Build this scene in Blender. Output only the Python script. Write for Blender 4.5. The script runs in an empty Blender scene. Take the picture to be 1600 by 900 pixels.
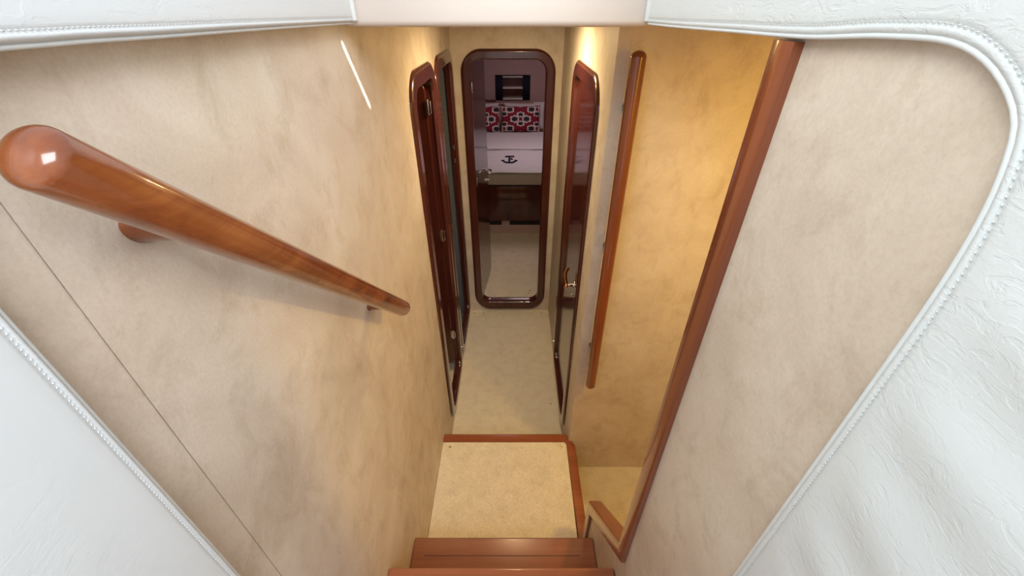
import bpy, bmesh, math, random
from mathutils import Vector, Matrix, noise
from mathutils.geometry import tessellate_polygon
random.seed(7)
PI = math.pi
scene = bpy.context.scene
COL = scene.collection

# ------------------------------------------------------------------ materials
def new_mat(name):
    m = bpy.data.materials.new(name); m.use_nodes = True
    nt = m.node_tree
    b = nt.nodes['Principled BSDF']
    return m, nt, b
def N(nt, kind, **kw):
    n = nt.nodes.new(kind)
    for k, v in kw.items():
        if k in n.inputs.keys(): n.inputs[k].default_value = v
        else: setattr(n, k, v)
    return n
def L(nt, a, b): nt.links.new(a, b)
def coords(nt, scale=(1, 1, 1), rot=(0, 0, 0)):
    tc = N(nt, 'ShaderNodeTexCoord'); mp = N(nt, 'ShaderNodeMapping')
    mp.inputs['Scale'].default_value = scale; mp.inputs['Rotation'].default_value = rot
    L(nt, tc.outputs['Object'], mp.inputs['Vector'])
    return mp.outputs['Vector']
def ramp(nt, fac, stops):
    r = N(nt, 'ShaderNodeValToRGB')
    e = r.color_ramp.elements
    e[0].position, e[0].color = stops[0][0], (*stops[0][1], 1)
    e[1].position, e[1].color = stops[-1][0], (*stops[-1][1], 1)
    for p, c in stops[1:-1]:
        x = e.new(p); x.color = (*c, 1)
    L(nt, fac, r.inputs['Fac'])
    return r.outputs['Color']
def mix(nt, fac, a, b, blend='MIX'):
    m = N(nt, 'ShaderNodeMix', data_type='RGBA', blend_type=blend)
    for s, v in ((m.inputs[0], fac), (m.inputs[6], a), (m.inputs[7], b)):
        if hasattr(v, 'is_linked'): L(nt, v, s)
        else: s.default_value = v if isinstance(v, float) else (*v, 1)
    return m.outputs[2]
def bump(nt, b, h, strength, dist):
    bp = N(nt, 'ShaderNodeBump', Strength=strength, Distance=dist)
    L(nt, h, bp.inputs['Height']); L(nt, bp.outputs['Normal'], b.inputs['Normal'])

def mat_suede():
    m, nt, b = new_mat('beige_vinyl')
    v = coords(nt)
    n1 = N(nt, 'ShaderNodeTexNoise', Scale=5.0, Detail=5.0, Roughness=.62, Distortion=.6); L(nt, v, n1.inputs['Vector'])
    v2 = coords(nt, (1, 1, .8))
    n2 = N(nt, 'ShaderNodeTexNoise', Scale=13.0, Detail=7.0, Roughness=.72, Distortion=.5); L(nt, v2, n2.inputs['Vector'])
    n3 = N(nt, 'ShaderNodeTexNoise', Scale=220.0, Detail=3.0, Roughness=.7); L(nt, v, n3.inputs['Vector'])
    c1 = ramp(nt, n1.outputs['Fac'], [(.34, (.62, .52, .42)), (.52, (.695, .60, .495)), (.68, (.745, .665, .565))])
    c2 = ramp(nt, n2.outputs['Fac'], [(.34, (.86, .83, .79)), (.50, (1, 1, 1))])
    c3 = ramp(nt, n3.outputs['Fac'], [(.3, (.92, .91, .9)), (.6, (1, 1, 1))])
    L(nt, mix(nt, 1.0, mix(nt, .9, c1, c2, 'MULTIPLY'), c3, 'MULTIPLY'), b.inputs['Base Color'])
    rr = ramp(nt, n2.outputs['Fac'], [(.35, (.56,)*3), (.65, (.4,)*3)]); L(nt, rr, b.inputs['Roughness'])
    b.inputs['Specular IOR Level'].default_value = .38
    ad = N(nt, 'ShaderNodeMath', operation='ADD'); L(nt, n3.outputs['Fac'], ad.inputs[0])
    L(nt, n2.outputs['Fac'], ad.inputs[1])
    bump(nt, b, ad.outputs[0], .22, .0012)
    return m
def mat_leather(name, col, crease=1.0):
    m, nt, b = new_mat(name)
    b.inputs['Base Color'].default_value = (*col, 1)
    b.inputs['Roughness'].default_value = .42
    b.inputs['Specular IOR Level'].default_value = .45
    v = coords(nt, (1, .42, 1.0), (math.radians(14), 0, 0))
    n1 = N(nt, 'ShaderNodeTexNoise', Scale=105.0 if crease > 1 else 75.0, Detail=4.0, Roughness=.6, Distortion=.7); L(nt, v, n1.inputs['Vector'])
    r1 = ramp(nt, n1.outputs['Fac'], [(.40, (.0,)*3), (.5, (1,)*3), (.62, (.75,)*3)])
    v2 = coords(nt)
    vo = N(nt, 'ShaderNodeTexVoronoi', Scale=420.0, feature='F1'); L(nt, v2, vo.inputs['Vector'])
    n4 = N(nt, 'ShaderNodeTexNoise', Scale=9.0, Detail=2.0); L(nt, v2, n4.inputs['Vector'])
    msk = ramp(nt, n4.outputs['Fac'], [(.28 if crease > 1 else .42, (.12,)*3), (.55 if crease > 1 else .66, (1,)*3)])
    cr = mix(nt, 1.0, r1, msk, 'MULTIPLY')
    ad = N(nt, 'ShaderNodeMath', operation='MULTIPLY_ADD'); ad.inputs[1].default_value = .14
    L(nt, vo.outputs['Distance'], ad.inputs[0]); L(nt, cr, ad.inputs[2])
    bump(nt, b, ad.outputs[0], .26 * crease, .0012)
    return m
def mat_wood(name, dark, mid, light, rough=.22, axis='Z', scale=1.0):
    m, nt, b = new_mat(name)
    st = {'X': (.35, 4, 4), 'Y': (4, .35, 4), 'Z': (4, 4, .35)}[axis]
    v = coords(nt, tuple(s * scale for s in st))
    n0 = N(nt, 'ShaderNodeTexNoise', Scale=1.3, Detail=3.0, Roughness=.5, Distortion=1.6); L(nt, v, n0.inputs['Vector'])
    v2 = coords(nt, tuple(s * scale * (1 if s < 1 else 3.2) for s in st))
    n1 = N(nt, 'ShaderNodeTexNoise', Scale=9.0, Detail=7.0, Roughness=.65, Distortion=.5); L(nt, v2, n1.inputs['Vector'])
    c0 = ramp(nt, n0.outputs['Fac'], [(.3, dark), (.5, mid), (.72, light)])
    c1 = ramp(nt, n1.outputs['Fac'], [(.32, (.62, .55, .5)), (.6, (1, 1, 1))])
    L(nt, mix(nt, .4, c0, c1, 'MULTIPLY'), b.inputs['Base Color'])
    b.inputs['Roughness'].default_value = rough
    b.inputs['Coat Weight'].default_value = .6; b.inputs['Coat Roughness'].default_value = .07
    return m
def mat_carpet(name, a, c):
    m, nt, b = new_mat(name)
    v = coords(nt)
    n1 = N(nt, 'ShaderNodeTexNoise', Scale=240.0, Detail=3.0, Roughness=.7); L(nt, v, n1.inputs['Vector'])
    n2 = N(nt, 'ShaderNodeTexNoise', Scale=16.0, Detail=5.0, Roughness=.7); L(nt, v, n2.inputs['Vector'])
    vo = N(nt, 'ShaderNodeTexVoronoi', Scale=210.0); L(nt, v, vo.inputs['Vector'])
    c0 = ramp(nt, n1.outputs['Fac'], [(.33, a), (.6, c)])
    c2 = ramp(nt, n2.outputs['Fac'], [(.3, (.84, .82, .78)), (.55, (1, 1, 1))])
    L(nt, mix(nt, .8, c0, c2, 'MULTIPLY'), b.inputs['Base Color'])
    b.inputs['Roughness'].default_value = .95; b.inputs['Specular IOR Level'].default_value = .1
    bump(nt, b, vo.outputs['Distance'], .55, .003)
    return m
def mat_plain(name, col, rough=.5, metal=0.0, spec=.5, nz=0.0):
    m, nt, b = new_mat(name)
    b.inputs['Roughness'].default_value = rough; b.inputs['Metallic'].default_value = metal
    b.inputs['Specular IOR Level'].default_value = spec
    v = coords(nt); n = N(nt, 'ShaderNodeTexNoise', Scale=60.0, Detail=3.0); L(nt, v, n.inputs['Vector'])
    k = 1 - nz
    L(nt, ramp(nt, n.outputs['Fac'], [(.35, tuple(x * k for x in col)), (.65, col)]), b.inputs['Base Color'])
    return m

M_suede = mat_suede()
M_leather = mat_leather('white_leather', (.69, .72, .735), .5)
M_leather2 = mat_leather('creased_white_leather', (.69, .72, .725), 1.01)
M_header = mat_leather('cream_leather', (.64, .56, .50), .35)
M_stitch = mat_plain('pale_thread', (.72, .73, .72), .7, nz=.1)
M_piping = mat_plain('white_piping', (.70, .72, .72), .4, nz=.05)
M_rail = mat_wood('cherry_rail', (.14, .034, .012), (.255, .066, .018), (.36, .11, .03), .2, 'Y', 2.4)
M_railv = mat_wood('cherry_upright', (.15, .036, .012), (.23, .056, .016), (.29, .08, .022), .2, 'Z')
M_trim = mat_wood('cherry_trim', (.18, .042, .016), (.27, .068, .024), (.34, .095, .034), .22, 'Z')
M_frame = mat_wood('mahogany_frame', (.055, .012, .009), (.078, .017, .012), (.10, .023, .015), .2, 'Z')
M_leaf = mat_wood('mahogany_leaf', (.05, .011, .008), (.070, .015, .010), (.092, .021, .013), .16, 'Z')
M_tread = mat_wood('cherry_tread', (.22, .072, .04), (.30, .10, .055), (.37, .135, .075), .28, 'X')
M_nose = mat_wood('cherry_nosing', (.19, .048, .018), (.27, .072, .027), (.34, .10, .035), .25, 'X')
M_carpet = mat_carpet('beige_carpet', (.67, .58, .445), (.86, .785, .64))
M_chrome = mat_plain('chrome', (.82, .82, .82), .12, 1.0)
M_warm_chrome = mat_plain('chrome_warm_reflection', (.80, .42, .20), .16, 1.0)  # chrome lever, with the reflection of warm-lit wood put into its colour
M_brass = mat_plain('brass', (.75, .58, .28), .2, 1.0)
M_dark = mat_plain('dark_gap', (.02, .012, .01), .7)
M_cabin = mat_plain('cabin_vinyl', (.52, .37, .34), .55, nz=.06)
M_grey = mat_plain('grey_paint', (.13, .14, .155), .35, nz=.08)
M_white = mat_plain('white_cotton', (.74, .72, .74), .85, spec=.2, nz=.06)
M_matt = mat_plain('mattress_ticking', (.50, .45, .40), .85, spec=.2, nz=.08)
M_navy = mat_plain('navy_cloth', (.016, .022, .045), .8, nz=.2)
M_reflection = mat_plain('painted_reflection', (.93, .86, .80), .25)  # bright reflections on niche bars and headboard ledge, painted as a pale colour
M_red = mat_plain('red_print', (.24, .025, .045), .9, spec=.1, nz=.15)
M_cream = mat_plain('cream_print', (.72, .62, .58), .9, spec=.1, nz=.1)
M_char = mat_plain('charcoal_print', (.035, .035, .045), .9, spec=.1)
M_ink = mat_plain('navy_ink', (.03, .02, .05), .8)
M_maroon = mat_plain('maroon_lacquer', (.09, .012, .02), .4)

# ------------------------------------------------------------------ helpers
def link(o, parent=None):
    COL.objects.link(o)
    if parent: o.parent = parent
    return o
def mesh(name, verts, faces, mat, parent=None, smooth=False, mats=None, idx=None):
    me = bpy.data.meshes.new(name)
    me.from_pydata([tuple(v) for v in verts], [], faces)
    bm = bmesh.new(); bm.from_mesh(me)
    if idx is None: bmesh.ops.remove_doubles(bm, verts=bm.verts, dist=1e-6)
    bmesh.ops.recalc_face_normals(bm, faces=bm.faces)
    bm.to_mesh(me); bm.free()
    for m in (mats or [mat]): me.materials.append(m)
    if idx:
        for p, i in zip(me.polygons, idx): p.material_index = i
    for p in me.polygons: p.use_smooth = smooth
    o = bpy.data.objects.new(name, me)
    return link(o, parent)
def empty(name, loc, parent=None):
    o = bpy.data.objects.new(name, None); o.empty_display_size = .05
    o.location = loc
    return link(o, parent)
def tag(o, label, cat, kind=None, group=None):
    o['label'] = label; o['category'] = cat
    if kind: o['kind'] = kind
    if group: o['group'] = group
    return o
def struct(o, label, cat): return tag(o, label, cat, 'structure')
class MB:
    """collects shapes (world coordinates), then becomes one mesh"""
    def __init__(s): s.v = []; s.f = []
    def add(s, v, f):
        k = len(s.v); s.v += [Vector(p) for p in v]; s.f += [tuple(i + k for i in q) for q in f]; return s
    def box(s, a, b, bev=0.0, seg=2):
        bm = bmesh.new(); bmesh.ops.create_cube(bm, size=1)
        c = (Vector(a) + Vector(b)) / 2; d = Vector(b) - Vector(a)
        for v in bm.verts: v.co = Vector((v.co.x * d.x, v.co.y * d.y, v.co.z * d.z)) + c
        if bev: bmesh.ops.bevel(bm, geom=list(bm.edges), offset=bev, segments=seg, affect='EDGES', profile=.6)
        bm.verts.index_update()
        return s.add([v.co.copy() for v in bm.verts], [[v.index for v in f.verts] for f in bm.faces])
    def tube(s, pts, rad, seg=24, dome=None, up=Vector((0, 0, 1))):
        """round bar along pts; dome = height of the rounded ends (fraction of radius)"""
        pts = [Vector(p) for p in pts]; n = len(pts)
        rads = rad if isinstance(rad, (list, tuple)) else [rad] * n
        rings = []
        def frame(t):
            a = t.cross(up)
            if a.length < 1e-4: a = t.cross(Vector((1, 0, 0)))
            a.normalize(); return a, a.cross(t).normalized()
        T = [((pts[min(i + 1, n - 1)] - pts[max(i - 1, 0)]).normalized()) for i in range(n)]
        if dome:
            for k in range(7):
                th = PI / 2 * (1 - k / 7)
                if k == 0: th = PI / 2 * .97
                rings.append((pts[0] - T[0] * rads[0] * dome * math.sin(th), T[0], rads[0] * math.cos(th)))
        for i in range(n): rings.append((pts[i], T[i], rads[i]))
        if dome:
            for k in range(6, -1, -1):
                th = PI / 2 * (1 - k / 7)
                if k == 0: th = PI / 2 * .97
                rings.append((pts[-1] + T[-1] * rads[-1] * dome * math.sin(th), T[-1], rads[-1] * math.cos(th)))
        V = []
        a, b = frame(rings[0][1])
        for c, t, r in rings:
            a = (a - t * a.dot(t)).normalized(); b = a.cross(t).normalized()
            V += [c + (a * math.cos(2 * PI * j / seg) + b * math.sin(2 * PI * j / seg)) * r for j in range(seg)]
        F = [(i * seg + j, i * seg + (j + 1) % seg, (i + 1) * seg + (j + 1) % seg, (i + 1) * seg + j)
             for i in range(len(rings) - 1) for j in range(seg)]
        F.append(tuple(range(seg))); F.append(tuple((len(rings) - 1) * seg + j for j in range(seg)))
        return s.add(V, F)
    def build(s, name, mat, parent=None, smooth=False, auto=None):
        o = mesh(name, s.v, s.f, mat, parent, smooth)
        if auto:
            for p in o.data.polygons: p.use_smooth = True
            bm = bmesh.new(); bm.from_mesh(o.data)
            for e in bm.edges:
                if len(e.link_faces) == 2 and e.calc_face_angle(0) > math.radians(auto): e.smooth = False
            bm.to_mesh(o.data); bm.free()
        if parent: rebase(o, parent)
        return o
def rebase(o, parent):
    """vertices were given in world coordinates: keep them there under the parent"""
    M = Matrix.Translation(-wloc(parent))
    o.data.transform(M)
def wloc(o):
    l = o.location.copy()
    while o.parent: o = o.parent; l += o.location
    return l
def origin(o, p):
    """move a mesh object's origin to p, keeping it in place"""
    p = Vector(p); o.data.transform(Matrix.Translation(-p)); o.location = p
    return o
def rrect(u0, u1, w0, w1, r, seg=10):
    P = []
    for cx, cy, a0 in ((u1 - r, w1 - r, 0), (u0 + r, w1 - r, PI / 2), (u0 + r, w0 + r, PI), (u1 - r, w0 + r, 1.5 * PI)):
        for k in range(seg + 1):
            a = a0 + PI / 2 * k / seg
            P.append((cx + r * math.cos(a), cy + r * math.sin(a), math.cos(a), math.sin(a)))
    return P
def planeX(X, s):  # wall facing s*X: (u=Y, w=h, n=out of the wall)
    return lambda u, w, n: Vector((X + s * n, u, w))
def planeY(Y, s):
    return lambda u, w, n: Vector((u, Y + s * n, w))
def plate(mp, outer, holes, n0, n1, name, mat, parent=None):
    loops = [[Vector((p[0], p[1], 0)) for p in outer]] + [[Vector((p[0], p[1], 0)) for p in h] for h in holes]
    tris = tessellate_polygon(loops)
    flat = [p for l in loops for p in l]; k = len(flat)
    V = [mp(p.x, p.y, n1) for p in flat] + [mp(p.x, p.y, n0) for p in flat]
    F = [tuple(t) for t in tris] + [tuple(i + k for i in reversed(t)) for t in tris]
    b = 0
    for l in loops:
        n = len(l)
        F += [(b + i, b + (i + 1) % n, b + k + (i + 1) % n, b + k + i) for i in range(n)]
        b += n
    o = mesh(name, V, F, mat)
    if parent: o.parent = parent; rebase(o, parent)
    return o
def door_ring(mp, u0, u1, w0, w1, fw, depth, rin, name, mat, parent, lip=.018, wb=None):
    """moulded frame round an opening; u0..w1 is the OUTER outline, fw its width"""
    wb = wb or fw
    base = rrect(u0 + fw, u1 - fw, w0 + wb, w1 - fw, rin)
    prof = [(0, -depth), (0, lip - .010), (.0025, lip - .004), (.008, lip), (.0095, lip)]
    prof2 = [(fw - .0155, lip), (fw - .014, lip), (fw - .006, lip - .003), (fw - .001, lip - .009), (fw, 0), (fw - .02, -.004), (fw - .02, -depth)]
    P = prof + prof2
    V = []; n = len(base); m = len(P)
    for d, nn in P:
        for (u, w, a, b) in base:
            V.append(mp(u + a * d, w + b * d * (1 if b > 0 else wb / fw), nn))
    F = [(i * n + j, i * n + (j + 1) % n, ((i + 1) % m) * n + (j + 1) % n, ((i + 1) % m) * n + j)
         for i in range(m) for j in range(n)]
    b = MB(); b.add(V, F)
    return b.build(name, mat, parent, auto=40)
def rpanel(mp, u0, u1, w0, w1, r, n0, n1, name, mat, parent, bev=.004):
    """round-cornered slab with softened rims"""
    base = rrect(u0, u1, w0, w1, r); n = len(base)
    rings = [(bev, n0), (0, n0 + bev), (0, n1 - bev), (bev, n1)]
    V = [mp(u - a * d, w - b * d, nn) for d, nn in rings for (u, w, a, b) in base]
    F = [(i * n + j, i * n + (j + 1) % n, (i + 1) * n + (j + 1) % n, (i + 1) * n + j) for i in range(3) for j in range(n)]
    F += [tuple(range(n)), tuple(3 * n + j for j in range(n))]
    b = MB(); b.add(V, F)
    return b.build(name, mat, parent, auto=40)

XL, XR, XC = -.35, .28, .274          # left wall, stair partition, corridor right wall
YA, YE = 1.245, 2.60                  # alcove back wall, corridor end wall
TOP = 1.972

# ------------------------------------------------------------------ shell
b = MB(); b.box((-.36, -.02, -.05), (1.25, YE + .0, 0))
floor = struct(b.build('floor', M_carpet), 'beige looped carpet floor of the lower corridor and the nook beside the stairs', 'floor')
sn = MB()
for (x, y) in ((-.315, 2.555), (-.24, 2.56), (.215, 2.555), (.225, 1.66)):
    sn2 = MB(); sn2.tube([(x, y, -.001), (x, y, .003)], .0045, 12, .5); sn2.build('snap_fastener', M_brass, floor, True)

b = MB(); b.box((-1.15, YE + .03, -.05), (1.15, 5.75, .045))
cfl = struct(b.build('floor', M_carpet), 'carpeted floor of the bed cabin seen through the far doorway', 'floor')
for (x, y) in ((.135, 2.80), (.125, 2.765)):
    q = MB(); q.tube([(x, y, .044), (x, y, .05)], .006, 12, .5); q.build('snap_fastener', M_brass, cfl, True)

b = MB(); b.box((-1.25, -1.0, .90), (1.25, .27, .945))
struct(b.build('floor', M_tread), 'wooden upper deck floor at the head of the steps', 'floor')

c = MB(); c.box((-.36, 1.02, TOP), (XC + .02, YE, TOP + .04)); c.box((XR + .006, .48, TOP), (1.25, YA + .03, TOP + .04)); c.box((XR + .031, .30, TOP), (1.25, .48, TOP + .04))
struct(c.build('ceiling', M_suede), 'ceiling over the lower corridor and nook', 'ceiling')
c = MB(); c.box((-1.15, YE + .03, 1.93), (1.15, 5.75, 1.97))
struct(c.build('ceiling', M_cabin), 'ceiling of the bed cabin', 'ceiling')

mL = planeX(XL, 1)
D1 = (1.475, 1.985, .03, 1.82); D2 = (1.995, 2.575, .03, 1.82); FW = .064
def hole(D, fw=.055, wb=.055, off=.022):
    return [(p[0], p[1]) for p in rrect(D[0] + fw - off, D[1] - fw + off, D[2] + wb - off, D[3] - fw + off, .06 + off)]
wl = plate(mL, [(.2635, 0), (YE + .02, 0), (YE + .02, TOP + .03), (.2635, TOP + .03)], [hole(D1, FW), hole(D2, FW)], -.03, 0, 'wall_left', M_suede)
struct(wl, 'long beige mottled vinyl wall on the left with two door openings', 'wall')
b = MB(); b.box((XL - .03, -1.0, .3), (XL + .0012, .2630, TOP + .03), .003, 3)
struct(b.build('wall_left', M_suede), 'beige vinyl wall strip before the seam at the near left', 'wall')

mR = planeX(XR, -1)
slope = [(-1.0, 0), (.758, 0), (.758, .51), (.47, .85), (.47, TOP + .03), (-1.0, TOP + .03)]
struct(plate(mR, slope, [], -.03, 0, 'wall_right', M_suede), 'near right beige vinyl partition beside the steps, with sloping lower edge', 'wall')

mC = planeX(XC, -1)
D3 = (1.405, 2.05, .04, 1.82)
struct(plate(mC, [(YA, 0), (YE + .02, 0), (YE + .02, TOP + .02), (YA, TOP + .02)], [hole(D3, FW)], -.03, 0, 'wall_corridor', M_suede),
       'narrow beige corridor wall around the closed door on the right', 'wall')
b = MB(); b.box((XC + .0301, YA, 0), (1.25, YA + .03, TOP + .02))
struct(b.build('wall_alcove', M_suede), 'beige vinyl wall glowing yellow behind the upright grab rail', 'wall')
b = MB(); b.box((1.22, .3, 0), (1.25, YA, TOP + .02)); b.box((XR + .03, .3, 0), (1.25, .33, TOP + .02))
struct(b.build('wall_alcove', M_suede), 'hidden side walls of the nook right of the steps', 'wall')
mE = planeY(YE, -1)
D4 = (-.302, .237, .012, 1.81)
struct(plate(mE, [(XL - .02, 0), (XC + .02, 0), (XC + .02, TOP + .02), (XL - .02, TOP + .02)], [hole(D4, .058, .08)], -.03, 0, 'wall_end', M_suede),
       'beige wall at the far end of the corridor around the open doorway', 'wall')
# compartments behind the left doors
b = MB(); b.box((-1.25, 1.2, -.05), (XL - .032, 2.0, .02))
struct(b.build('floor', M_carpet), 'carpet just inside the nearer left doorway', 'floor')
b = MB(); b.box((-1.28, 1.2, 0), (-1.25, 2.6, 1.98)); b.box((-1.25, 1.17, 0), (XL - .03, 1.2, 1.98)); b.box((-1.25, 1.2, 1.95), (XL - .03, 2.6, 1.98)); b.box((-1.25, 1.985, 0), (XL - .03, 2.005, 1.98))
struct(b.build('wall_compartment', M_cabin), 'dim inner walls of the compartments behind the two left doorways', 'wall')
b = MB(); b.box((-1.25, 2.535, 0), (XL - .0305, 2.56, 1.98)); b.box((-1.25, 2.005, -.03), (XL - .032, 2.535, .02))
struct(b.build('wall_compartment', M_grey), 'grey painted wall glimpsed through the farther left doorway', 'wall')
# bed cabin walls
b = MB(); b.box((-1.15, YE + .04, 0), (-1.12, 5.75, 1.95))
struct(b.build('wall_cabin_left', M_cabin), 'left wall of the bed cabin', 'wall')
b = MB(); b.box((1.12, YE + .04, 0), (1.15, 5.75, 1.95))
struct(b.build('wall_cabin_right', M_cabin), 'right wall of the bed cabin', 'wall')
b = MB(); b.box((-1.15, YE + .03, 0), (XL - .0, YE + .06, 1.95)); b.box((XC, YE + .03, 0), (1.15, YE + .06, 1.95))
struct(b.build('wall_cabin_front', M_cabin), 'cabin side of the wall beside the far doorway', 'wall')
mK = planeY(5.66, -1)
struct(plate(mK, [(-1.15, 0), (1.15, 0), (1.15, 1.95), (-1.15, 1.95)], [[(-.235, 1.012), (.205, 1.012), (.205, 1.305), (-.235, 1.305)]], -.03, 0, 'wall_cabin_back', M_cabin),
       'pale back wall of the bed cabin above the headboard', 'wall')

# corner batten on the corridor wall
b = MB(); b.box((XC - .003, YA - .003, 0), (XC + .033, YA + .045, TOP), .0015)
struct(b.build('trim_2', M_suede), 'beige vinyl covered corner batten between corridor and nook', 'trim')

# wood trim round the edge of the stair partition
def trim_strip():
    inner = [(.47, TOP), (.47, .85), (.758, .51), (.758, .225)]
    w = .030
    # outward offset (towards +Y / up)
    nrm = []
    for i in range(3):
        d = Vector((inner[i + 1][0] - inner[i][0], inner[i + 1][1] - inner[i][1])).normalized()
        nrm.append(Vector((-d.y, d.x)))
    def off(k):
        P = []
        for i, p in enumerate(inner):
            p = Vector(p)
            if i == 0: P.append(p + nrm[0] * k)
            elif i == 3: P.append(p + nrm[2] * k)
            else:
                a, c2 = nrm[i - 1], nrm[i]; m = (a + c2).normalized()
                P.append(p + m * (k / m.dot(a)))
        return P
    prof = [(-.012, .0), (-.012, .010), (-.008, .0125), (.022, .0125), (w - .003, .009), (w, .003), (w, -.030), (w - .003, -.038), (-.012, -.040), (-.012, -.030), (0, -.030), (0, 0)]
    V = []; m = len(prof)
    for k, n in prof:
        for p in off(k): V.append(mR(p.x, p.y, n))
    F = [(i * 4 + j, i * 4 + j + 1, ((i + 1) % m) * 4 + j + 1, ((i + 1) % m) * 4 + j) for i in range(m) for j in range(3)]
    F += [tuple(i * 4 for i in range(m)), tuple(i * 4 + 3 for i in range(m))]
    q = MB(); q.add(V, F); return q.build('trim_1', M_trim, auto=35)
struct(trim_strip(), 'varnished cherry edge trim running down the right partition and turning up at a sharp corner', 'trim')

# ------------------------------------------------------------------ doors
def hinge(p, parent, axis=(0, 0, 1), h=.06):
    a = Vector(axis) * h / 2; p = Vector(p)
    q = MB(); q.tube([p - a, p + a], .0055, 12, .6)
    q.box(p + Vector((-.014, -.002, -h * .42)), p + Vector((.014, .002, h * .42)), .001)
    return q.build('hinge', M_chrome, parent, True)
def lining(mp, D, fw, n0, n1, parent, mat):
    base = rrect(D[0] + fw, D[1] - fw, D[2] + fw, D[3] - fw, .06); n = len(base)
    pr = [(.003, n1), (.003, n0), (.0205, n0), (.0205, n1)]
    V = [mp(u + a * d, w + c * d, nn) for d, nn in pr for (u, w, a, c) in base]
    F = [(i * n + j, i * n + (j + 1) % n, ((i + 1) % 4) * n + (j + 1) % n, ((i + 1) % 4) * n + j) for i in range(4) for j in range(n)]
    q = MB(); q.add(V, F); return q.build('door_lining', mat, parent, auto=40)
d1 = struct(empty('door_1', (XL, 1.73, 0)), 'nearer of the two left doorways, round-cornered frame with its dark door swung inward', 'door')
door_ring(mL, *D1, FW, .005, .06, 'door_frame', M_frame, d1, lip=.013)
lining(mL, D1, FW, -.028, -.005, d1, M_leaf)
rpanel(planeY(1.925, -1), XL - .40, XL - .029, .09, 1.76, .06, -.014, .016, 'door_leaf', M_leaf, d1)
for h in (1.64, 1.02, .345): hinge((XL - .022, 1.905, h), d1)
q = MB(); q.tube([(XL + .012, 1.965, .19), (XL + .018, 1.965, .19)], .006, 12, .6); q.build('stud', M_chrome, d1, True)

d2 = struct(empty('door_2', (XL, 2.28, 0)), 'farther of the two left doorways, beside the corridor end wall', 'door')
door_ring(mL, *D2, FW, .005, .06, 'door_frame', M_frame, d2, lip=.013)
lining(mL, D2, FW, -.027, -.005, d2, M_leaf)
for h in (1.30, 1.22):
    q = MB(); q.box((XL - .022, 2.508, h - .014), (XL - .008, 2.5155, h + .014), .002); q.build('latch_plate', M_chrome, d2)

d3 = struct(empty('door_3', (XC, 1.72, 0)), 'closed glossy dark door on the right with a curved lever handle', 'door')
door_ring(mC, *D3, FW, .03, .06, 'door_frame', M_frame, d3, lip=.013)
rpanel(mC, D3[0] + FW - .008, D3[1] - FW + .008, D3[2] + FW - .008, D3[3] - FW + .008, .066, -.03, -.006, 'door_leaf', M_leaf, d3)
HY, HZ = 1.545, .955
hd = MB(); hd.tube([(XC + .006, HY, HZ), (XC - .002, HY, HZ)], .022, 20, .25)
handle = hd.build('lever_handle', M_chrome, d3, True)
q = MB(); q.tube([(XC, HY, HZ), (XC - .036, HY, HZ)], .009, 16, .5); q.build('spindle', M_chrome, handle, True)
q = MB()
q.tube([(XC - .036, HY - .008, HZ), (XC - .038, HY + .03, HZ + .004), (XC - .037, HY + .065, HZ + .012), (XC - .030, HY + .088, HZ + .020), (XC - .018, HY + .100, HZ + .026)],
       [.0105, .0105, .0105, .009, .007], 16, .7)
q.build('lever', M_warm_chrome, handle, True)
q = MB(); q.tube([(XC + .002, HY - .01, HZ - .045), (XC - .010, HY - .01, HZ - .045)], .007, 14, .5); q.tube([(XC - .011, HY - .02, HZ - .045), (XC - .011, HY, HZ - .045)], .003, 10, .6)
q.build('thumb_turn', M_chrome, handle, True)
q = MB(); q.tube([(XC - .012, 2.02, .19), (XC - .018, 2.02, .19)], .006, 12, .6); q.build('stud', M_chrome, d3, True)

d4 = struct(empty('door_4', (-.03, YE, 0)), 'round-cornered far doorway with its door swung open into the bed cabin', 'door')
door_ring(mE, *D4, .055, .05, .065, 'door_frame', M_frame, d4, wb=.078, lip=.014)
# leaf, hinged left and opened into the cabin
def leaf_map(u, w, n):
    p0 = Vector((-.268, YE + .085, 0)); dr = Vector((.055, .43, 0)).normalized(); nm = Vector((dr.y, -dr.x, 0))
    return p0 + dr * u + nm * n + Vector((0, 0, w))
lf = rpanel(leaf_map, 0, .425, .075, 1.765, .07, -.015, .015, 'door_leaf', M_leaf, d4)
q = MB(); q.tube([leaf_map(.375, .985, .012), leaf_map(.375, .985, .02)], .014, 18, .3)
hh = q.build('lever_handle', M_chrome, lf, True)
q = MB(); q.tube([leaf_map(.375, .985, .012), leaf_map(.375, .985, .045), leaf_map(.36, .985, .052), leaf_map(.29, .985, .052)], [.006, .007, .007, .006], 12, .7)
q.build('lever', M_chrome, hh, True)
q = MB(); q.tube([leaf_map(.375, .905, .012), leaf_map(.375, .905, .032)], .009, 12, .5); q.build('thumb_turn', M_chrome, hh, True)
for h in (1.6, 1.02, .30): hinge(leaf_map(-.006, h, .008), d4, h=.075)

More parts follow.
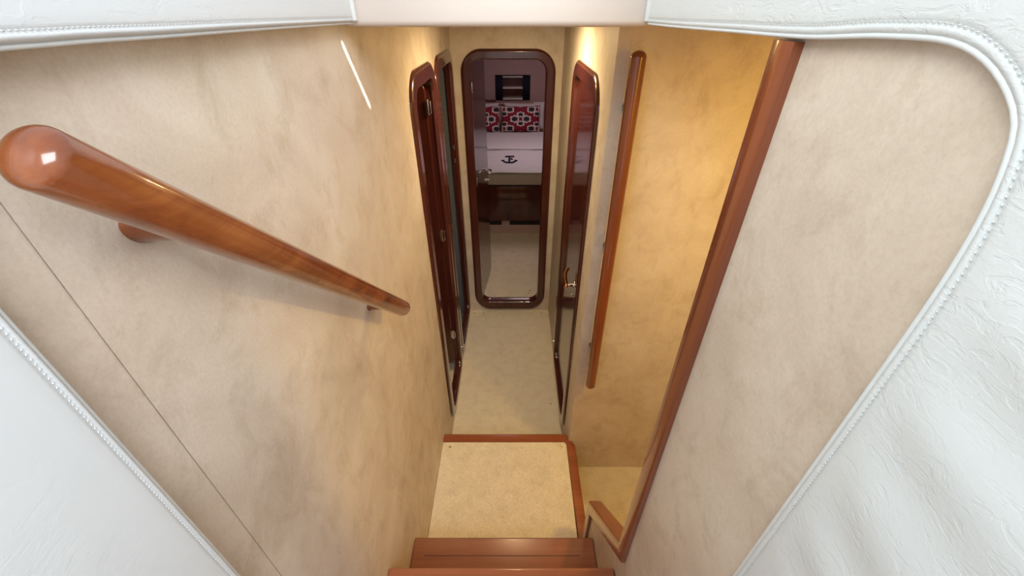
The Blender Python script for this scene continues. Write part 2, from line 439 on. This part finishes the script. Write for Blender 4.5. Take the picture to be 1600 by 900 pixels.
# ------------------------------------------------------------------ stairs
st = tag(empty('companionway_stairs', (-.03, .75, 0)), 'varnished wooden companionway steps leading down to a carpeted landing block', 'stairs')
PH = .225
q = MB(); q.add([(XL + .0005, .40, 0), (XL + .0005, 1.28, 0), (.245, 1.28, 0), (.270, 1.235, 0), (.270, .40, 0),
       (XL + .0005, .40, PH - .03), (XL + .0005, 1.28, PH - .03), (.245, 1.28, PH - .03), (.270, 1.235, PH - .03), (.270, .40, PH - .03)],
      [(0, 1, 2, 3, 4), (5, 6, 7, 8, 9), (0, 1, 6, 5), (1, 2, 7, 6), (2, 3, 8, 7), (3, 4, 9, 8), (4, 0, 5, 9)])
q.build('landing_block', M_nose, st)
def nosing():
    inn = [(XL + .0005, 1.236), (.256, 1.236), (.259, .765)]
    mid = [(XL + .0005, 1.238), (.257, 1.238), (.262, .765)]
    out = [(XL + .0005, 1.285), (.262, 1.285), (.301, 1.222), (.303, .765)]
    z1 = PH + .004; z0 = PH - .035
    def loop(off, z):
        o = [(XL + .0005, 1.285 - off), (.262 - off * .6, 1.285 - off), (.301 - off, 1.222 - off * .5), (.303 - off, .765)]
        return [(x, y, z) for x, y in o]
    V = []; F = []
    ins = [(XL + .0005, 1.236), (.246, 1.236), (.258, 1.222), (.261, .765)]
    rings = [[(x, y, z0) for x, y in ins], [(x, y, z1 - .003) for x, y in ins], [(x + (.002 if i else 0), y + (.002 if i < 2 else 0), z1) for i, (x, y) in enumerate(ins)],
             loop(.010, z1), loop(.003, z1 - .003), loop(0, z1 - .010), loop(0, z0 + .004), loop(.004, z0)]
    for r in rings: V += r
    m = len(rings)
    F = [(i * 4 + j, i * 4 + j + 1, ((i + 1) % m) * 4 + j + 1, ((i + 1) % m) * 4 + j) for i in range(m) for j in range(3)]
    F += [tuple(i * 4 for i in range(m)), tuple(i * 4 + 3 for i in range(m))]
    q = MB(); q.add(V, F); return q.build('nosing', M_nose, st, auto=50)
nosing()
q = MB(); q.box((XL + .001, .44, PH - .03), (.2575, 1.2355, PH + .002), .002)
cp = q.build('carpet_panel', M_carpet, st)
for x in (-.312, .228):
    q = MB(); q.tube([(x, 1.208, PH), (x, 1.208, PH + .0035)], .006, 14, .6); q.build('snap_fastener', M_brass, cp, True)
for (yf, z, nm) in ((.693, .456, 0), (.50, .71, 1)):
    t = MB(); t.box((XL + .001, yf - .26, z - .034), (XR - .002, yf, z), .006, 3)
    tr = t.build('tread', M_tread, st, auto=40)
    g = MB(); g.box((-.306, yf - .0600, z - .002), (.224, yf - .0572, z + .0005), .0002); g.build('inlay_groove', M_maroon, tr)
    t = MB(); t.box((XL + .001, yf - .045, z - .25), (XR - .002, yf - .025, z - .03), .002); t.build('riser', M_tread, st)

# ------------------------------------------------------------------ handrails
hr = tag(empty('handrail', (XL, .5, 1.6)), 'thick sloping varnished cherry handrail on the near left wall', 'handrail')
A = Vector((-.281, .243, 1.926)); B = Vector((-.283, .825, 1.372))
q = MB(); q.tube([A.lerp(B, i / 12) for i in range(13)], .0205, 40, .62)
q.build('rail', M_rail, hr, True)
for t in (.175, .945):
    p = A.lerp(B, t)
    q = MB(); dr = (B - A).normalized()
    # oblong post running from the rail to the wall
    V = []; sg = 24
    for (x, ka, kb) in ((p.x - .004, .016, .009), (p.x - .025, .0165, .0095), (XL + .008, .017, .010), (XL, .019, .012)):
        for j in range(sg):
            a = 2 * PI * j / sg
            o = dr * math.cos(a) * ka + Vector((0, -dr.z, dr.y)) * math.sin(a) * kb
            V.append(Vector((x, p.y + o.y, p.z + o.z)))
    F = [(i * sg + j, i * sg + (j + 1) % sg, (i + 1) * sg + (j + 1) % sg, (i + 1) * sg + j) for i in range(3) for j in range(sg)]
    F += [tuple(range(sg)), tuple(3 * sg + j for j in range(sg))]
    q.add(V, F); q.build('bracket', M_rail, hr, auto=50)
gr = tag(empty('grab_rail', (.32, YA, 1.3)), 'upright round-ended cherry grab rail on the yellow-lit wall right of the corridor', 'handrail')
q = MB(); q.tube([(.3165, 1.19, 1.893), (.319, 1.19, 1.3), (.3215, 1.19, .69)], .0205, 32, .8); q.build('rail', M_railv, gr, True)
for h in (1.765, 1.325, .865):
    q = MB(); q.tube([(.319, 1.195, h), (.319, YA, h)], [.010, .013], 16); q.build('bracket', M_railv, gr, True)

# ------------------------------------------------------------------ leather linings
def catmull(P, n):
    out = []
    for i in range(len(P) - 1):
        p0 = Vector(P[max(i - 1, 0)]); p1 = Vector(P[i]); p2 = Vector(P[i + 1]); p3 = Vector(P[min(i + 2, len(P) - 1)])
        for k in range(n):
            t = k / n
            out.append(.5 * ((2 * p1) + (p2 - p0) * t + (2 * p0 - 5 * p1 + 4 * p2 - p3) * t * t + (3 * p1 - p0 - 3 * p2 + p3) * t ** 3))
    out.append(Vector(P[-1])); return out
def resample(P, step):
    out = [P[0].copy()]; acc = 0
    for a, b2 in zip(P, P[1:]):
        d = (b2 - a).length; pos = step - acc
        while pos <= d:
            out.append(a.lerp(b2, pos / d)); pos += step
        acc = d - (pos - step)
    out.append(P[-1].copy()); return out
def sm(x, a, c):
    t = max(0, min(1, (x - a) / (c - a))); return t * t * (3 - 2 * t)
def leather_side(X, s, T, ctrl, label, folds, wall_gap):
    """lining that wraps the opening edge given by ctrl (Y,h), on a side wall; s = facing"""
    E = resample(catmull(ctrl, 24), .009)
    n = len(E)
    root = tag(empty('leather_lining', (X, E[-1].x, E[-1].y)), label, 'leather panel')
    tang = [(E[min(i + 1, n - 1)] - E[max(i - 1, 0)]).normalized() for i in range(n)]
    outn = [Vector((t.y, -t.x)) for t in tang]
    outn = [(-o if (o.y < 0 and o.x > -.9) or o.x > .5 else o) for o in outn]
    prof = [(.010, -T), (.003, -T * .8), (.0004, -T * .45), (.0004, -T * .25), (.002, -T * .08), (.0045, 0), (.0065, -.0004), (.0080, -.0016), (.0095, -.0004), (.012, 0), (.020, 0), (.032, 0)]
    V = []; rows = []
    R = 46
    for i in range(n):
        e, o = E[i], outn[i]
        # how far the sheet runs outward: up to h=2.24 on the top, back to Y=-.55 on the upright
        ly = (2.24 - e.y) / max(o.y, .02); lx = (e.x + .55) / max(-o.x, .02)
        ln = min(ly, lx, .95)
        row = []
        for d, dn in prof: row.append((e + o * d, dn, d))
        for k in range(1, R + 1):
            d = .032 + (ln - .032) * (k / R) ** 1.5
            row.append((e + o * d, 0, d))
        rows.append(row)
    m = len(rows[0])
    for row in rows:
        for p, dn, d in row:
            f = 0
            if folds and d > .012:
                f = folds(p.x, p.y) * sm(d, .010, .06)
            x = X + s * (T + dn + f)
            V.append((x, p.x, p.y))
    F = [(i * m + j, i * m + j + 1, (i + 1) * m + j + 1, (i + 1) * m + j) for i in range(n - 1) for j in range(m - 1)]
    q = MB(); q.add(V, F); q.build('leather_sheet', M_leather2 if s < 0 else M_leather, root, True)
    # far end of the sheet: rounded return into the header
    # piping bead and stitch rows
    q = MB(); q.tube([Vector((X + s * (T * .80), E[i].x + outn[i].x * -.0004, E[i].y + outn[i].y * -.0004)) for i in range(0, n)], .0021, 10, .8)
    q.build('piping', M_piping, root, True)
    stt = MB()
    for dist, dn in ((.0085, 0.0004), (.0000, -T * .42)):
        acc = 0
        for a in range(1, n - 1):
            if dist == 0 and a % 2: pass
            for frac in (0, .5):
                p = E[a].lerp(E[a + 1], frac); o = outn[a]; t = tang[a]
                c3 = p + o * dist
                dirr = (t + o * .45).normalized()
                side = Vector((-dirr.y, dirr.x))
                hl, hw, hh = .0017, .00065, .0007
                pts = []
                for (du, dv, dz) in ((-hl, 0, 0), (hl, 0, 0), (0, hw, 0), (0, -hw, 0), (0, 0, hh), (0, 0, -hh)):
                    w = c3 + dirr * du + side * dv
                    pts.append((X + s * (T + dn + dz), w.x, w.y))
                stt.add(pts, [(0, 2, 4), (2, 1, 4), (1, 3, 4), (3, 0, 4), (2, 0, 5), (1, 2, 5), (3, 1, 5), (0, 3, 5)])
    stt.build('stitching', M_stitch, root, True)
    return root
def folds_r(y, h):
    v = h - .22 * y
    w = noise.noise((y * 3.1, h * 3.1, 4.2)) * .035
    f = .0021 * math.sin((v + w) * 2 * PI / .075 + .6) * sm(h, 1.35, 1.7) * (1 - sm(h, 1.86, 1.93))
    f += .0010 * noise.noise((y * 14, h * 26, 1.0))
    return f
def folds_l(y, h):
    return .0012 * noise.noise((y * 6, h * 6, 9.0)) + .0004 * noise.noise((y * 22, h * 22, 3.0))
right_ctrl = [(.974, 1.972), (.80, 1.973), (.60, 1.9755), (.443, 1.9775), (.345, 1.983), (.282, 1.981), (.240, 1.960), (.222, 1.931), (.2125, 1.87), (.211, 1.75), (.211, 1.5), (.211, .96)]
left_ctrl = [(.974, 1.973), (.80, 1.975), (.60, 1.977), (.443, 1.978), (.335, 1.979), (.27, 1.976), (.224, 1.952), (.206, 1.915), (.203, 1.86), (.2035, 1.75), (.204, 1.5), (.204, .96)]
leather_side(XR, -1, .015, right_ctrl, 'white leather lining on the right, wrinkled, with piped and stitched round corner', folds_r, .0)
leather_side(XL, 1, .033, left_ctrl, 'smooth white leather lining on the left with a stitched lower edge', folds_l, .0)

# front header across the stairwell
hdr = tag(empty('leather_header', (-.035, .985, 1.97)), 'padded cream leather header across the top of the stairwell', 'leather panel')
def header():
    prof = []
    y0 = .978; zb = 1.9655; r = .012
    prof = [(1.03, zb + .004)]
    for k in range(9):
        a = -PI / 2 - PI / 2 * k / 8
        prof.append((y0 + r + r * math.cos(a), zb + r + r * math.sin(a)))
    prof += [(y0, 2.02), (y0 + .004, 2.08), (y0 + .012, 2.2), (1.03, 2.24)]
    xs = [XL + .001, XL + .004, XL + .010] + [XL + .02 + (XR - XL - .04) * k / 30 for k in range(31)] + [XR - .010, XR - .004, XR - .001]
    V = []
    for x in xs:
        e = min(x - XL, XR - x); k = (1 - sm(e, 0, .012)) * .010
        for (y, z) in prof:
            puff = .002 * math.sin((x + .35) * 9) * .4
            V.append((x, y + k * .6 + puff, z + (k if z < 1.98 else 0)))
    m = len(prof)
    F = [(i * m + j, i * m + (j + 1) % m, (i + 1) * m + (j + 1) % m, (i + 1) * m + j) for i in range(len(xs) - 1) for j in range(m)]
    F += [tuple(range(m)), tuple((len(xs) - 1) * m + j for j in range(m))]
    q = MB(); q.add(V, F); return q.build('padded_cover', M_header, hdr, True)
header()
# rolled ends of the side linings where they meet the header
for nm, X0, X1, zb in (('l', XL + .0, XL + .040, 1.9735), ('r', XR - .0, XR - .022, 1.9725)):
    s = 1 if X1 > X0 else -1
    q = MB(); q.tube([(X1 - s * .007, .971, zb + .005), (X1 - s * .007, .971, 2.24)], .0062, 16, .6)
    root = [o for o in COL.objects if o.name.startswith('leather_lining')][0 if s < 0 else 1]
    q.build('rolled_end', M_piping, root, True)

# ------------------------------------------------------------------ bed cabin
bed = tag(empty('bed', (.0, 3.8, .045)), 'built-in cabin bed with a dark mahogany front and pale mattress', 'bed')
q = MB(); q.box((-1.115, 3.86, .045), (1.115, 5.54, .22), .003); q.build('plinth', M_cabin, bed)
for (x0, x1) in ((-.26, -.125), (-.045, .30)):
    q = MB(); q.box((x0, 3.855, .142), (x1, 3.862, .186), .001); q.build('toe_slot', M_dark, bed)
q = MB(); q.box((-1.115, 3.80, .215), (1.115, 5.54, .57), .006); bf = q.build('bed_front', M_leaf, bed, auto=40)
q = MB(); q.box((-.051, 3.797, .225), (-.049, 3.802, .56)); q.build('panel_joint', M_dark, bf)
V = []; F = []
q = MB(); q.box((-1.10, 3.815, .572), (1.10, 5.53, .688), .03, 4); q.build('mattress', M_matt, bed, auto=50)
def wavy_sheet(x0, x1, y0, y1, z, amp, sc, thick, name, mat, parent, nx=70, ny=60):
    V = []; F = []
    for k in (0, 1):
        for i in range(nx + 1):
            for j in range(ny + 1):
                x = x0 + (x1 - x0) * i / nx; y = y0 + (y1 - y0) * j / ny
                e = min(j / ny, 1 - j / ny, .06) / .06
                zz = z + amp * noise.noise((x * sc * .6, y * sc * 1.6, z)) + amp * .4 * noise.noise((x * sc * 2, y * sc * 4, 2))
                V.append((x, y, zz - (thick if k else thick * .5 * (1 - e) ** 2)))
    m = ny + 1; K = (nx + 1) * m
    for i in range(nx):
        for j in range(ny):
            a = i * m + j
            F.append((a, a + 1, a + m + 1, a + m)); F.append((K + a, K + a + m, K + a + m + 1, K + a + 1))
    for i in range(nx):
        for j in (0, ny):
            a = i * m + j; F.append((a, a + m, K + a + m, K + a))
    for j in range(ny):
        for i in (0, nx):
            a = i * m + j; F.append((a, a + 1, K + a + 1, K + a))
    q = MB(); q.add(V, F); return q.build(name, mat, parent, auto=60)
cov = tag(empty('bed_cover', (0, 4.1, .70)), 'pale bed cover with a small dark anchor emblem, spread over the bed', 'bedding')
wavy_sheet(-1.09, 1.09, 3.80, 5.25, .7165, .007, 6, .016, 'quilt', M_white, cov)
wavy_sheet(-1.08, 1.08, 4.50, 5.2, .743, .005, 5, .02, 'folded_sheet', M_white, cov)
def anchor():
    q = MB(); z0, z1 = .7145, .7235
    cx, y0 = -.046, 4.06
    def slab(P):
        n = len(P)
        V = [(cx + x, y0 + y, z1) for x, y in P] + [(cx + x, y0 + y, z0) for x, y in P]
        q.add(V, [tuple(range(n)), tuple(range(n, 2 * n))] + [(i, (i + 1) % n, n + (i + 1) % n, n + i) for i in range(n)])
    slab([(-.012, .01), (.012, .01), (.010, .20), (-.010, .20)])
    slab([(-.048, .19), (.050, .19), (.050, .225), (-.040, .225)])
    arc = []
    for k in range(13):
        a = PI * (1.0 + k / 12); arc.append((.068 * math.cos(a), .075 + .085 * math.sin(a)))
    arc2 = [(x * .86, .085 + (y - .075) * .74) for x, y in reversed(arc)]
    slab(arc + arc2)
    slab([(-.084, .075), (-.060, .05), (-.050, .092)]); slab([(.084, .075), (.050, .092), (.060, .05)])
    slab([(.012, .12), (.034, .11), (.034, .13), (.012, .15)])
    return q.build('anchor_emblem', M_ink, cov)
anchor()
def ikat(u, w, ph):
    """printed repeat: four dark petals with cream outlines on red; returns a material slot"""
    best = 9
    for i in range(-3, 4):
        for j in range(-3, 4):
            cx = (i + .5 * (j % 2)) * .40 + ph; cy = j * .108
            for (ox, oy, rx, ry) in ((-.070, 0, .046, .034), (.070, 0, .046, .034), (0, .050, .040, .024), (0, -.050, .040, .024)):
                dx = u - cx - ox; dy = w - cy - oy
                d = math.hypot(dx / rx, dy / ry)
                d *= 1 + .10 * math.cos(6 * math.atan2(dy, dx))
                best = min(best, d)
    return 2 if best < .80 else (1 if best < 1.22 else 0)
def pillow(name, c, w, h, t, tilt, label, mats, ph=0, group=None, yaw=0):
    nx, ny = 72, 46
    root = empty(name, c)
    tag(root, label, 'pillow', group=group)
    V = []; F = []; idx = []
    Rm = Matrix.Rotation(yaw, 3, 'Z') @ Matrix.Rotation(tilt, 3, 'X')
    for side in (1, -1):
        for i in range(nx + 1):
            for j in range(ny + 1):
                u = 2 * i / nx - 1; v = 2 * j / ny - 1
                k = (max(0, 1 - u ** 4) * max(0, 1 - v ** 4)) ** .5
                px = u * w / 2 * (1 - .07 * (1 - u * u) * 0 - .05 * (1 - abs(v)) * abs(u) ** 3 * 0 + 0)
                pinch = 1 - .06 * (1 - v * v) * (abs(u) ** 4); pinch2 = 1 - .08 * (1 - u * u) * (abs(v) ** 4)
                y = -side * (t / 2) * k + .006 * noise.noise((u * 3, v * 3, ph * 9 + side))*k
                V.append(Vector(c) + Rm @ Vector((u * w / 2 * pinch, y, v * h / 2 * pinch2)))
    m = ny + 1; K = (nx + 1) * m
    for side in (0, 1):
        for i in range(nx):
            for j in range(ny):
                a = side * K + i * m + j
                F.append((a, a + m, a + m + 1, a + 1) if side == 0 else (a, a + 1, a + m + 1, a + m))
                u = (2 * (i + .5) / nx - 1) * w / 2; v = (2 * (j + .5) / ny - 1) * h / 2
                idx.append(ikat(u, v, ph) if len(mats) > 1 else 0)
    o = mesh('pillow_case', V, F, None, root, True, mats, idx)
    rebase(o, root)
    # corded seam round the rim
    rim = []
    for k in range(120):
        a = k / 120 * 4; sd = int(a); f = a - sd
        u, v = [(-1 + 2 * f, -1), (1, -1 + 2 * f), (1 - 2 * f, 1), (-1, 1 - 2 * f)][sd]
        pinch = 1 - .06 * (1 - v * v) * (abs(u) ** 4); pinch2 = 1 - .08 * (1 - u * u) * (abs(v) ** 4)
        rim.append(Vector(c) + Rm @ Vector((u * w / 2 * pinch, 0, v * h / 2 * pinch2)))
    rim.append(rim[0])
    q = MB(); q.tube(rim, .004, 8); q.build('seam', mats[0], root, True)
    return root
T3 = [M_red, M_cream, M_char]
pillow('pillow', (.080, 5.26, .872), .475, .30, .13, math.radians(-14), 'red, cream and charcoal patterned pillow leaning in the middle of the bed head', T3, .0)
pillow('pillow', (-.408, 5.25, .870), .475, .30, .13, math.radians(-14), 'red patterned pillow half hidden behind the open cabin door', T3, .07)
pillow('pillow', (.135, 5.40, .875), .50, .30, .12, math.radians(-12), 'plain white pillow behind the right patterned pillow', [M_white])
pillow('pillow', (-.44, 5.40, .872), .50, .30, .12, math.radians(-12), 'plain white pillow behind the left patterned pillow', [M_white])
hs = tag(empty('headboard_shelf', (0, 5.57, .70)), 'pale padded headboard with a narrow ledge along the cabin back wall', 'headboard')
q = MB(); q.box((-1.11, 5.545, .55), (1.11, 5.655, .99), .012, 3); q.build('headboard', M_cabin, hs, auto=40)
q = MB(); q.box((-1.115, 5.525, .988), (1.115, 5.658, 1.008), .005, 2); q.build('ledge', M_cabin, hs, auto=40)
q = MB(); q.box((.245, 5.518, 1.000), (.45, 5.560, 1.016), .004); q.build('ledge_highlight', M_reflection, hs)  # pale strip painted in for the highlight along the ledge edge
nb = tag(empty('wall_niche', (-.015, 5.66, 1.01)), 'recessed mahogany wall niche with ledges coloured pale for lamp reflections, between dark navy sides above the bed', 'niche')
q = MB()
q.box((-.234, 5.76, 1.013), (.204, 5.775, 1.304)); q.box((-.234, 5.655, 1.298), (.204, 5.765, 1.304)); q.box((-.234, 5.655, 1.013), (.204, 5.765, 1.019))
q.box((-.234, 5.655, 1.013), (-.228, 5.765, 1.304)); q.box((.198, 5.655, 1.013), (.204, 5.765, 1.304))
q.build('niche_box', M_leaf, nb)
for z in (1.022, 1.148, 1.274):
    q = MB(); q.box((-.140, 5.664, z), (.110, 5.76, z + .013), .002); q.build('ledge', M_reflection, nb)  # pale colour puts the lamp reflections into these bars
for (x0, x1) in ((-.228, -.142), (.112, .198)):
    V = []; F = []; nn = 24
    for k in range(nn + 1):
        x = x0 + (x1 - x0) * k / nn; y = 5.685 + .007 * math.sin(k * 1.4)
        V += [(x, y, 1.02), (x, y, 1.297), (x, y + .012, 1.02), (x, y + .012, 1.297)]
    for k in range(nn):
        a = 4 * k
        F += [(a, a + 4, a + 5, a + 1), (a + 2, a + 3, a + 7, a + 6), (a + 1, a + 5, a + 7, a + 3), (a, a + 2, a + 6, a + 4)]
    F += [(0, 1, 3, 2), (4 * nn, 4 * nn + 2, 4 * nn + 3, 4 * nn + 1)]
    q = MB(); q.add(V, F); q.build('side_panel', M_navy, nb, True)
orn = MB()
for k in range(7):
    x = -.375 + k * .021
    orn.box((x, 5.57, 1.008), (x + .017, 5.60, 1.030 + .008 * ((k * 5) % 3) / 2), .003)
orn.box((-.378, 5.568, 1.0075), (-.225, 5.602, 1.014), .002)
o = orn.build('ornament', M_maroon); origin(o, (-.30, 5.585, 1.008))
tag(o, 'small dark maroon ornament lying on the headboard ledge left of the niche', 'ornament')

# ------------------------------------------------------------------ lights
def area(name, loc, target, size, power, col, size_y=None, spread=None):
    l = bpy.data.lights.new(name, 'AREA'); l.energy = power; l.color = col; l.size = size
    if size_y: l.shape = 'RECTANGLE'; l.size_y = size_y
    if spread: l.spread = spread
    o = bpy.data.objects.new(name, l); link(o); o.location = loc
    o.rotation_euler = (Vector(target) - Vector(loc)).to_track_quat('-Z', 'Y').to_euler()
    return o
def point(name, loc, power, col, r):
    l = bpy.data.lights.new(name, 'POINT'); l.energy = power; l.color = col; l.shadow_soft_size = r
    o = bpy.data.objects.new(name, l); link(o); o.location = loc; return o
area('saloon_window_light', (.9, -1.3, 3.5), (-.15, .4, 1.3), 1.6, 80, (.90, .95, 1.0), 1.2)
area('saloon_window_light', (-1.3, -.6, 3.4), (.2, .3, 1.4), 1.4, 44, (.92, 1.0, .98), 1.2)
def downlight(name, loc, power, col, d):
    o = area(name, loc, (loc[0], loc[1] + .0001, 0), d, power, col); o.data.shape = 'DISK'; return o
downlight('nook_downlight', (.75, .56, 1.966), 7.6, (1.0, .645, .13), .10)
downlight('corridor_downlight', (.05, 1.78, 1.966), 8.5, (1.0, .76, .42), .07)
point('corridor_lamp', (.0, 1.66, 1.92), .85, (1.0, .72, .28), .02)
area('cabin_hatch_light', (.2, 4.3, 1.90), (.2, 4.35, .5), .5, 5.0, (1.0, .78, .84), .5)

sl = area('sliver_helper_light', (0, .85, 2.12), (-.35, 1.02, 1.87), .128, .035, (1.0, .93, .80), .006, math.radians(1.5))  # narrow lamp added in open air to draw the sun streak on the left wall
z = Vector((.35, -.17, .25)).normalized(); x = Vector((0, .1, -.138)); x = (x - z * x.dot(z)).normalized(); y = z.cross(x)
sl.rotation_euler = Matrix((x, y, z)).transposed().to_euler()

w = bpy.data.worlds.new('daylight'); scene.world = w; w.use_nodes = True
bg = w.node_tree.nodes['Background']
bg.inputs['Color'].default_value = (.86, .93, 1.0, 1); bg.inputs['Strength'].default_value = .95

# ------------------------------------------------------------------ camera
cd = bpy.data.cameras.new('camera'); cam = bpy.data.objects.new('camera', cd); link(cam)
cd.sensor_width = 36; cd.lens = 36 * 640 / 1600; cd.shift_x = -3 / 1600; cd.clip_start = .01
cam.location = (0, 0, 2.0); cam.rotation_euler = (math.radians(90 - 34.5), 0, 0)
scene.camera = cam
vs = scene.view_settings
vs.view_transform = 'Standard'; vs.look = 'None'; vs.gamma = 1; vs.exposure = 0.07; vs.use_curve_mapping = False
scene.cycles.max_bounces = 8; scene.cycles.diffuse_bounces = 5
scene.cycles.use_denoising = True
